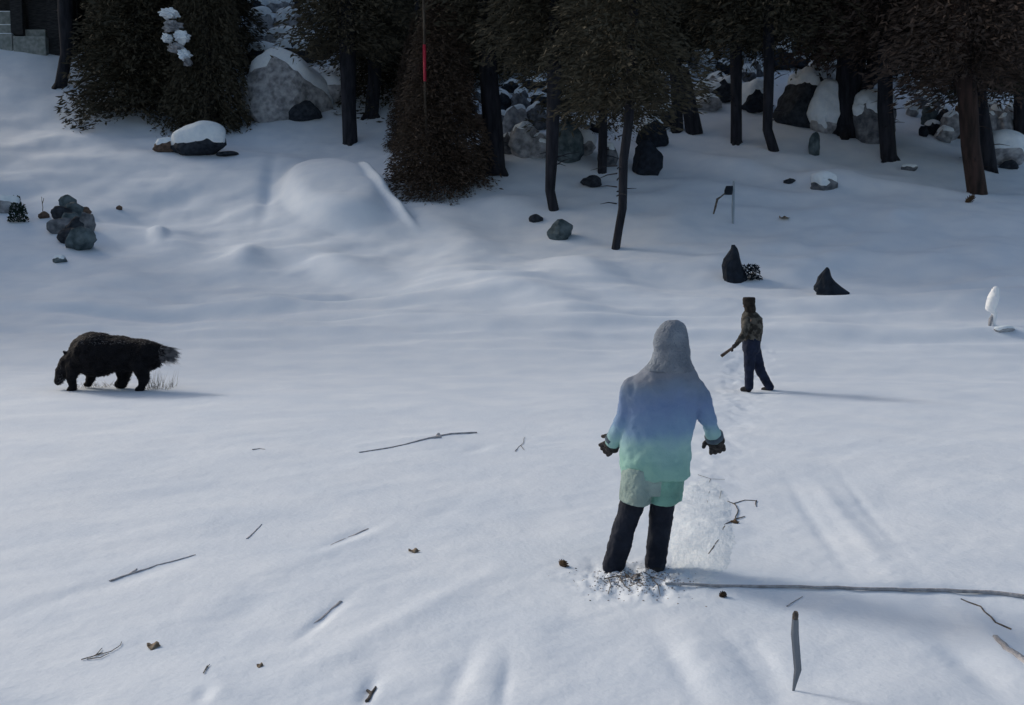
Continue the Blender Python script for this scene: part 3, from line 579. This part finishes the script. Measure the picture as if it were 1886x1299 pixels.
sticks('twig', [[(465, 829), (478, 827), (488, 828)]], M_greytwig, 'tiny grey twig far out on the left snowfield', r0=.012, r1=.006, dz=0)
sticks('branch', [[(602, 1007), (640, 990), (678, 974)]], M_greytwig, 'thick grey stick sunk in the central foreground snow', 'branch', r0=.006, r1=.014, dz=-.009)
sticks('branch', [[(565, 1158), (600, 1130), (628, 1108)]], M_greytwig, 'grey stick sunk in the snow at the lower middle left', 'branch', r0=.006, r1=.016, dz=-.009)
sticks('twig', [[(676, 1294), (684, 1280), (692, 1268)], [(684, 1280), (676, 1274)]], M_twig, 'dark twig stub at the bottom edge of the picture', r0=.009, r1=.006)
sticks('twig', [[(374, 1242), (382, 1228)], [(378, 1236), (386, 1226)]], M_twig, 'short dark twig above the lumpy snow at the bottom left', r0=.003, r1=.002)
# blade-shaped upright stick
p = G(1463, 1275); s = p.y / F; V, Fc = tube([(0, 0, -.05), (.0, .01, 0), (.02 * 1, .02, 40 * s), (1.5 * s, .03, 110 * s), (1.8 * s, .035, 138 * s)], [.004, .006, .018, .019, .016], 6)
bl = empty('wooden_stake', p); tag(bl, 'flat grey blade-shaped stake pushed point first into the foreground snow', 'stake')
for k, v in enumerate(V): V[k] = Vector((v[0], (v[1] - .02) * .5 + .02, v[2]))
mesh_obj('blade', V, Fc, mat('grey_slat', (.16, .18, .21), (.24, .26, .3), 8, .8, .3, 20, 4, (1, 1, .2)), bl, smooth=False)
V, Fc = tube([(1.8 * s, .03, 138 * s), (2.5 * s, .03, 147 * s), (3 * s, .03, 153 * s)], [.0145, .015, .009], 8); mesh_obj('tip', V, Fc, M_twig, bl)
# crusted slab of snow
ta, tb = G(1296, 884), G(1290, 1070); c0 = (ta + tb) / 2; u = Vector((.235, 0, 0)); v = (ta - tb) / 2; n = 150; V = []; Fc = []
for a in range(n):
    for b in range(n):
        x, y = a / (n - 1) * 2.8 - 1.4, b / (n - 1) * 2.8 - 1.4; p = c0 + u * x + v * y; rr = (abs(x) ** 3 + abs(y) ** 3) + .35 * float(vnoise(np.array([x * 3.]), np.array([y * 3.]), 5)[0])
        V.append(Vector((p.x, p.y, 0))); V[-1].z = rr
hz = H(np.array([q.x for q in V]), np.array([q.y for q in V])); nn = fbm(np.array([q.x for q in V]) * 30, np.array([q.y for q in V]) * 30, 8, 3)
for q, z_, m_ in zip(V, hz, nn): q.z = z_ + .012 * (1 - min(q.z, 1.8)) + .004 * m_
for a in range(n - 1):
    for b in range(n - 1): Fc.append((a * n + b, (a + 1) * n + b, (a + 1) * n + b + 1, a * n + b + 1))
o = mesh_obj('snow_crust', V, Fc, M_crust); o['kind'] = 'structure'
# white snow-caked post at the right
p = G(1826, 600); s = p.y / F; sp = empty('snowy_post', p); tag(sp, 'slim post plastered in bright white snow at the right edge of the snowfield', 'post')
M_bright = mat('fresh_snow', (.86, .89, .93), (.93, .95, .97), 8, .5, .3, 20)
V, Fc = tube([(-4 * s, 0, -.1), (-2 * s, 0, 12 * s), (3 * s, 0, 22 * s), (-1 * s, 0, 30 * s), (0, 0, 70 * s)], [.03, .05, .03, .03, .02], 8); mesh_obj('stem', V, Fc, M_greytwig, sp)
fused('snow_coat', [cap((-3 * s, 0, 34 * s), (2 * s, 0, 52 * s), 9.5 * s, 10 * s), cap((2 * s, 0, 52 * s), (5 * s, 0, 66 * s), 10 * s, 7 * s), cap((5 * s, 0, 2 * s), (4 * s, 0, 24 * s), 3 * s, 4.5 * s), cap((-3 * s, 0, 34 * s), (1 * s, 0, 24 * s), 5 * s, 3 * s)], .015, M_bright, sp, disp=((.03, .1),))
o = rock(1852, 612, 34, 10, M_pale, 'low snow-covered stone at the foot of the snow-plastered post', thick=.2, thr=-.2)
# ------------------------------------------------------------------ the animal
M_fur = mat('black_fur', (.003, .003, .005), (.010, .010, .014), 9, .8, 1, 40, 8, (1, 1, 1), spec=.2)
M_furg = mat('grey_fur', (.05, .05, .056), (.22, .22, .24), 14, .9, 1, 50, 8)
ap = G(200, 717); s = ap.y / F; axx = lambda px, py, d=0: Vector(((px - 200) * s, d, (714 - py) * s))
body = [ell(axx(178, 646), (48 * s, .36, 44 * s), 20, 14), ell(axx(225, 647), (50 * s, .34, 33 * s), 20, 14), ell(axx(268, 648), (32 * s, .32, 31 * s), 20, 14), ell(axx(200, 656), (62 * s, .32, 22 * s), 20, 14),
        cap(axx(172, 642), axx(270, 648), 38 * s, 32 * s), cap(axx(150, 655), axx(130, 664), 30 * s, 20 * s), cap(axx(285, 640), axx(304, 642), 20 * s, 14 * s)]
body += [cap(axx(128, 666), axx(117, 678), 18 * s, 14 * s), cap(axx(117, 678), axx(108, 698), 13 * s, 8 * s), cap(axx(130, 645, -.1), axx(126, 639, -.12), 5 * s, 3 * s), cap(axx(130, 645, .1), axx(126, 639, .12), 5 * s, 3 * s)]
for (x0, y0, x1, y1, x2, y2, d, ra, rb, rc) in [(146, 668, 140, 690, 142, 710, -.17, 15, 9, 7), (156, 668, 160, 690, 156, 706, .17, 15, 9, 7), (266, 662, 274, 690, 267, 712, -.17, 20, 9, 6.5), (226, 660, 222, 688, 219, 704, .15, 20, 13, 10)]:
    a, b, c = axx(x0, y0, d), axx(x1, y1, d), axx(x2, y2, d); body += [cap(a, b, ra * s, rb * s), cap(b, c, rb * s, rc * s), cap(c, c + Vector((-6 * s, 0, -1.5 * s)), rc * s, rc * s * .8)]
an = fused('animal', body, .022, M_fur, loc=ap, disp=((.06, .22), (.035, .06)), smooth=3)
an.scale = (1, 1, .95); tag(an, 'big shaggy black animal standing side-on with its head lowered to the snow', 'animal')
me = an.data; rnd = random.Random(3); V = []; Fc = []; V2 = []; F2 = []; vs = me.vertices; N = len(vs)
for k in range(9000):
    v = vs[rnd.randrange(N)]; c = v.co; n = v.normal
    x, z = c.x / s + 200, 714 - c.z / s
    light = (x > 298) or (x < 122 and z > 650) or (z < 624 and rnd.random() < .6) or (x < 150 and z < 640 and rnd.random() < .5)
    l = rnd.uniform(.03, .08) * (.5 if z > 670 else 1); d = (n * .55 + Vector((.5, 0, -.45)) + Vector((rnd.gauss(0, .2),) * 3)).normalized(); e = d.cross(n).normalized() * .007
    tgt = (V2, F2) if light else (V, Fc); o = len(tgt[0]); tgt[0].extend([c - e - n * .01, c + e - n * .01, c + d * l]); tgt[1].append((o, o + 1, o + 2))
mesh_obj('shaggy_coat', V, Fc, M_fur, an); mesh_obj('frosted_fur', V2, F2, M_furg, an)
V = []; Fc = []
for k in range(900):   # tail and hanging rump hair
    a = axx(rnd.uniform(296, 316), rnd.uniform(632, 652), rnd.uniform(-.12, .12)); b = a + Vector((rnd.uniform(2, 24) * s, rnd.uniform(-.05, .05), rnd.uniform(-20, 2) * s)); o = len(V)
    V += [a + Vector((0, 0, .008)), a - Vector((0, 0, .008)), b]; Fc.append((o, o + 1, o + 2))
mesh_obj('tail', V, Fc, M_furg, an)
def grass(px, py, wp, hp, n, mt, label):
    p = G(px, py); s = p.y / F; V = []; Fc = []; rnd = random.Random(px)
    for k in range(n):
        x, y = rnd.uniform(-.5, .5) * wp * s, rnd.uniform(-.3, .3); z = gz(p.x + x, p.y + y) - p.z; h_ = rnd.uniform(.3, 1) * hp * s; l = rnd.uniform(-.12, .12); o = len(V)
        V += [Vector((x - .004, y, z)), Vector((x + .004, y, z)), Vector((x + l, y + rnd.uniform(-.05, .05), z + h_))]; Fc.append((o, o + 1, o + 2))
    o = mesh_obj('grass_tuft', V, Fc, mt, loc=p); tag(o, label, 'grass'); return o
M_dry = mat('dry_grass', (.22, .21, .2), (.4, .38, .37), 10, .9)
grass(292, 716, 54, 40, 70, M_dry, 'sparse pale dry grass poking up behind the rump of the black animal')
grass(178, 712, 60, 12, 60, M_dry, 'low grey grass stubble under the belly of the black animal')

# ------------------------------------------------------------------ people
M_skin = mat('skin', (.35, .2, .14), (.42, .26, .19), 10, .6)
M_navy = mat('navy_trousers', (.005, .008, .018), (.014, .019, .034), 9, .85, .7, 14, 5)
M_glove = mat('dark_gloves', (.02, .018, .02), (.06, .055, .058), 40, .9, 1, 90)
M_boot = mat('black_boots', (.008, .008, .01), (.03, .028, .03), 20, .7, .6, 40)
def head_parts(c, k=1.0, face=Vector((0, 1, 0))):
    """skull, jaw, nose, ears, brow; c = centre of the skull"""
    f = face.normalized(); r = Vector((f.y, -f.x, 0)); u = Vector((0, 0, 1)); P = []
    P.append(ell(c + u * .015, (.078 * k + .012 * abs(f.y), .078 * k + .012 * abs(f.x), .105 * k)))
    P.append(cap(c + f * .02 - u * .04, c + f * .045 - u * .085, .062 * k, .036 * k)); P.append(cap(c + f * .082 - u * .005, c + f * .105 - u * .035, .009, .014))
    for sg in (-1, 1):
        P.append(cap(c + r * sg * .078 + u * .012, c + r * sg * .08 - u * .028, .013, .01)); P.append(cap(c + f * .078 + r * sg * .02 + u * .02, c + f * .072 + r * sg * .042 + u * .018, .008, .007))
    P.append(cap(c + f * .083 - u * .062 - r * .018, c + f * .083 - u * .062 + r * .018, .007, .007))
    return P
def glove(name, c, d, side, parent, mt, k=1.0):
    """palm with five bent fingers; d = pointing direction, side = direction of the thumb"""
    d = d.normalized(); sd_ = side.normalized(); sd_ = (sd_ - d * sd_.dot(d)).normalized(); n = d.cross(sd_); P = [ell(c, (.001,) * 3, 6, 4)]
    P = [cap(c - d * .05 * k, c + d * .01 * k, .031 * k, .038 * k), cap(c - sd_ * .022 * k, c + sd_ * .022 * k + d * .01, .026 * k, .026 * k)]
    for i, (o, L) in enumerate([(-.033, .055), (-.011, .072), (.011, .078), (.033, .070)]):
        a = c + d * .035 * k + sd_ * o * k; b = a + (d * .9 + n * .35 + sd_ * o * 2) * L * .55 * k; e = b + (d * .55 + n * .85) * L * .5 * k
        P += [cap(a, b, .0125 * k, .0115 * k, 8), cap(b, e, .0115 * k, .0095 * k, 8)]
    a = c + sd_ * .03 * k - d * .02 * k; b = a + (sd_ * .9 + d * .5) * .035 * k; e = b + (d * .9 + sd_ * .25 + n * .4) * .032 * k
    P += [cap(a, b, .015 * k, .013 * k, 8), cap(b, e, .013 * k, .011 * k, 8)]
    return fused(name, P, .005, mt, parent, smooth=1, disp=((.004, .02),))
# nearer person, seen from behind
np_ = G(1172, 1056); s = np_.y / F; Q = lambda px, py, d=0: Vector(((px - 1172) * s, d, (1056 - py) * s))
HC = Q(1230, 622, -.02)
legsL = (Q(1178, 880), Q(1150, 965, .0), Q(1127, 1040, -.03)); legsR = (Q(1222, 880), Q(1218, 965, .03), Q(1209, 1040, .04))
armL = (Q(1162, 706), Q(1146, 768, .02), Q(1132, 806, .10)); armR = (Q(1280, 708), Q(1303, 762, .02), Q(1320, 800, .10))
bp = head_parts(HC, 1, Vector((-.15, 1, 0))) + [cap(HC - Vector((0, 0, .08)), Q(1222, 695), .055, .065), cap(Q(1222, 705), Q(1205, 800), .12, .12), cap(Q(1205, 800), Q(1200, 872), .12, .13)]
for a, b, c in (legsL, legsR): bp += [cap(a, b, .075, .055), cap(b, c, .055, .04), cap(c, c + Vector((-.0, .09, -.035)), .036, .026)]
for a, b, c in (armL, armR): bp += [cap(Q(1220, 705), a, .07, .055), cap(a, b, .045, .038), cap(b, c, .036, .026)]
P1 = fused('person', bp, .012, M_skin, loc=np_); tag(P1, 'person seen from behind in grey hood, blue to mint coat and black trousers, arms out', 'person')
tr = [cap(Q(1200, 868), Q(1200, 880), .16, .15)]
for (a, b, c), wd in ((legsL, 1), (legsR, 1)):
    tr += [cap(a, b, .09, .078), cap(b, c, .077, .073), cap(c, c - Vector((0, 0, .02)), .073, .07)]
fused('trousers', tr, .011, M_navy, P1, disp=((.03, .13), (.014, .035)), smooth=4)
for (a, b, c) in (legsL, legsR): fused('boot', [cap(c - Vector((0, .02, .03)), c + Vector((0, .12, -.045)), .055, .042), cap(c, c - Vector((0, 0, .05)), .056, .05)], .01, M_boot, P1, disp=((.01, .04),))
# coat, dip-dyed from blue shoulders to green hem
M_coat = bpy.data.materials.new('blue_to_mint_coat'); M_coat.use_nodes = True; Nn = M_coat.node_tree.nodes; Ll = M_coat.node_tree.links; bs = Nn['Principled BSDF']; bs.inputs['Roughness'].default_value = .85
tc = Nn.new('ShaderNodeTexCoord'); sx = Nn.new('ShaderNodeSeparateXYZ'); Ll.new(tc.outputs['Object'], sx.inputs[0])
nz = Nn.new('ShaderNodeTexNoise'); nz.inputs['Scale'].default_value = 3.5; nz.inputs['Detail'].default_value = 3; Ll.new(tc.outputs['Object'], nz.inputs['Vector'])
ad = Nn.new('ShaderNodeMath'); ad.operation = 'MULTIPLY_ADD'; ad.inputs[1].default_value = .32; Ll.new(nz.outputs[0], ad.inputs[0])
mr = Nn.new('ShaderNodeMapRange'); mr.inputs['From Min'].default_value = .45; mr.inputs['From Max'].default_value = 1.5; Ll.new(sx.outputs['Z'], mr.inputs[0]); Ll.new(mr.outputs[0], ad.inputs[2])
rp = Nn.new('ShaderNodeValToRGB'); e = rp.color_ramp.elements
for pos, c in [(.18, (.15, .31, .27)), (.42, (.24, .45, .40)), (.55, (.28, .48, .48)), (.68, (.17, .29, .46)), (.8, (.14, .22, .40)), (.92, (.15, .21, .31)), (1.0, (.17, .2, .26))]:
    if pos == .18: e[0].position = pos; e[0].color = (*c, 1)
    elif pos == 1.0: e[-1].position = pos; e[-1].color = (*c, 1)
    else: q = e.new(pos); q.color = (*c, 1)
Ll.new(ad.outputs[0], rp.inputs[0]); Ll.new(rp.outputs[0], bs.inputs['Base Color'])
nb = Nn.new('ShaderNodeTexNoise'); nb.inputs['Scale'].default_value = 60; bb = Nn.new('ShaderNodeBump'); bb.inputs['Strength'].default_value = .35; bb.inputs['Distance'].default_value = .01
Ll.new(nb.outputs[0], bb.inputs['Height']); Ll.new(bb.outputs[0], bs.inputs['Normal'])
co = rings([(Q(1229, 656), 36 * s, .11), (Q(1226, 672), 50 * s, .135), (Q(1222, 690), 66 * s, .15), (Q(1216, 725), 70 * s, .145), (Q(1211, 765), 66 * s, .15), (Q(1207, 810), 66 * s, .155), (Q(1206, 850), 68 * s, .195), (Q(1207, 870), 67 * s, .2)])
sl = []
for (a, b, c) in (armL, armR): sl += [cap(a, b, .076, .062), cap(b, c, .062, .05)]
fused('coat', [co] + sl, .011, M_coat, P1, disp=((.05, .2), (.016, .07)), smooth=3)
for x0, w_, lab, mt_ in ((1172, 31, 'grey-green left panel', (.2, .27, .26)), (1220, 37, None, (.13, .27, .23))):
    o = fused('coat_tail', ([rings([(Q(1200, 850), 58 * s, .175), (Q(1198, 880), 58 * s, .18), (Q(1196, 900), 56 * s, .178)])] if x0 < 1200 else []) + [rings([(Q(x0 + 3, 850), w_ * s, .178), (Q(x0, 880), w_ * s * 1.02, .186), (Q(x0 - 1, 917 - (x0 > 1200) * 2), w_ * s * .98, .186)])], .01, mat('green_lining', mt_, tuple(v * 1.5 for v in mt_), 5, .85, .5, 40), P1, disp=((.03, .14), (.012, .04)), smooth=2)
M_trim = mat('dark_teal_trim', (.06, .09, .13), (.09, .13, .17), 20, .9, .6, 80)
for (a, b, c) in (armL, armR):
    d = (c - b).normalized(); V, Fc = tube([c - d * .02, c - d * .01, c + d * .02, c + d * .03], [.05, .064, .062, .05], 18); mesh_obj('cuff', V, Fc, M_trim, P1)
M_hood = mat('grey_knit_hood', (.14, .17, .22), (.25, .29, .35), 6, .95, .8, 60, 6)
fused('hood', [ell(Q(1230, 622, -.02), (.118, .13, .15), 20, 14), ell(Q(1234, 600, -.02), (.09, .1, .08), 16, 10), rings([(Q(1232, 625, -.02), .115, .12), (Q(1230, 648, -.02), .125, .12), (Q(1228, 664, -.01), .155, .135), (Q(1226, 674, -.01), .175, .14)])], .011, M_hood, P1, disp=((.04, .2), (.01, .04)), smooth=6)
glove('glove', armL[2] + Vector((-.014, .02, -.045)), Vector((-.45, .3, -.35)), Vector((-.3, 0, 1)), P1, M_glove, 1.2)
glove('glove', armR[2] + Vector((.02, .02, -.04)), Vector((.2, .25, -.85)), Vector((-1, 0, .1)), P1, M_glove, 1.25)
# farther person, walking away with a stick
fp = G(1392, 722); s = fp.y / F; K = lambda px, py, d=0: Vector(((px - 1392) * s, d, (722 - py) * s))
HC = K(1376, 560); fc = Vector((-.75, .65, 0))
l1 = (K(1378, 640, -.05), K(1378, 680, -.05), K(1378, 712, -.04)); l2 = (K(1388, 640, .05), K(1402, 685, .06), K(1420, 714, .08))
a1 = (K(1368, 588, -.16), K(1364, 612, -.2), K(1349, 632, -.2)); a2 = (K(1396, 588, .14), K(1401, 608, .18), K(1390, 618, .24))
bp = head_parts(HC, 1, fc) + [cap(HC - Vector((0, 0, .08)), K(1382, 585), .055, .06), cap(K(1382, 590), K(1382, 622), .12, .12), cap(K(1382, 622), K(1382, 640), .12, .12)]
for a, b, c in (l1, l2): bp += [cap(a, b, .075, .055), cap(b, c, .055, .04), cap(c, c + Vector((-.075, .035, -.04)), .034, .024)]
for a, b, c in (a1, a2): bp += [cap(K(1382, 588), a, .07, .055), cap(a, b, .045, .038), cap(b, c, .036, .026)]
P2 = fused('person', bp, .012, M_skin, loc=fp); tag(P2, 'farther person walking across the snow in a brown camouflage jacket, dark cap and navy trousers', 'person')
tr = [cap(K(1382, 626), K(1382, 640), .165, .16)]
for (a, b, c) in (l1, l2): tr += [cap(a, b, .115, .088), cap(b, c, .086, .075)]
fused('trousers', tr, .012, mat('dark_navy_trousers', (.004, .009, .026), (.012, .02, .05), 9, .85, .6, 14), P2, disp=((.02, .12), (.01, .035)), smooth=4)
for (a, b, c) in (l1, l2): fused('boot', [cap(c - Vector((0, 0, .03)), c + Vector((-.1, .05, -.05)), .055, .042), cap(c, c - Vector((0, 0, .05)), .056, .05)], .012, M_boot, P2)
M_camo = mat('brown_camouflage', (.025, .024, .022), (.1, .095, .085), 11, .9, .8, 20, 3, thr=(.42, .58))
jk = [rings([(K(1376, 571), .08, .08), (K(1379, 578), .14, .11), (K(1382, 586), .185, .15), (K(1383, 600), .185, .165), (K(1383, 612), .18, .165), (K(1382, 622), .17, .16), (K(1382, 628), .165, .155)])]
for (a, b, c) in (a1, a2): jk += [cap(a, b, .07, .06), cap(b, c, .058, .044)]
fused('jacket', jk, .011, M_camo, P2, disp=((.03, .12), (.01, .03)), smooth=3)
fused('cap', [ell(HC + Vector((0, 0, .06)), (.108, .108, .07), 18, 10), rings([(HC + Vector((0, 0, .0)), .104, .106), (HC + Vector((0, 0, .09)), .11, .112), (HC + Vector((0, 0, .125)), .1, .1)]), cap(HC + Vector((0, 0, .03)), HC - Vector((-.02, .02, .09)), .1, .1)], .01, mat('dark_hat', (.008, .007, .007), (.03, .025, .023), 15, .95, .8, 60), P2, disp=((.01, .04),))
glove('glove', a1[2] + Vector((-.03, 0, -.03)), Vector((-.7, 0, -.6)), Vector((0, 1, .2)), P2, M_glove)
glove('glove', a2[2] + Vector((-.03, .02, -.02)), Vector((-.7, .4, -.3)), Vector((0, .4, 1)), P2, M_glove)
h = a1[2] + fp + Vector((-.04, 0, -.045))
V, Fc = tube([Vector((.12, 0, .1)), Vector((0, 0, 0)), Vector((-.22, -.02, -.16))], [.02, .022, .03], 8); o = mesh_obj('walking_stick', V, Fc, M_brownrock, loc=h); tag(o, 'short thick brown stick held low by the farther person', 'stick')

sticks('twig', [[(1112, 1068), (1140, 1062), (1175, 1070), (1200, 1064), (1225, 1072)], [(1140, 1062), (1150, 1080), (1162, 1090)], [(1175, 1070), (1190, 1085)], [(1120, 1066), (1126, 1080), (1120, 1096)], [(1200, 1064), (1212, 1080), (1216, 1100)], [(1150, 1056), (1165, 1076), (1180, 1082)]], M_twig, 'tangle of thin twigs trodden into the snow at the feet of the nearer person', r0=.004, r1=.002, dz=.006)
# dirt and clods trampled around the nearer person's feet
V = []; Fc = []; rnd = random.Random(77)
for k in range(1500):
    a = rnd.uniform(0, 6.28); r = abs(rnd.gauss(0, .5)); x = FX + math.cos(a) * r * .33 - .0; y = FY + math.sin(a) * r * .36; z = gz(x, y); q = rnd.uniform(.002, .0065); o = len(V)
    for t in ((1, 0, 0), (-.6, .9, 0), (-.6, -.9, 0), (0, 0, .9)): V.append(Vector((x + t[0] * q * rnd.uniform(.6, 2.2), y + t[1] * q * rnd.uniform(.6, 1.8), z + t[2] * q)))
    Fc += [(o, o + 1, o + 3), (o + 1, o + 2, o + 3), (o + 2, o, o + 3), (o, o + 2, o + 1)]
o = mesh_obj('trodden_dirt', V, Fc, mat('dirt', (.08, .07, .068), (.3, .28, .28), 30, .95), smooth=False); o['kind'] = 'stuff'
o['label'] = 'dark specks of dirt trodden into the snow around the feet of the nearer person'; o['category'] = 'dirt'
sc.cycles.use_denoising = True; sc.cycles.max_bounces = 6
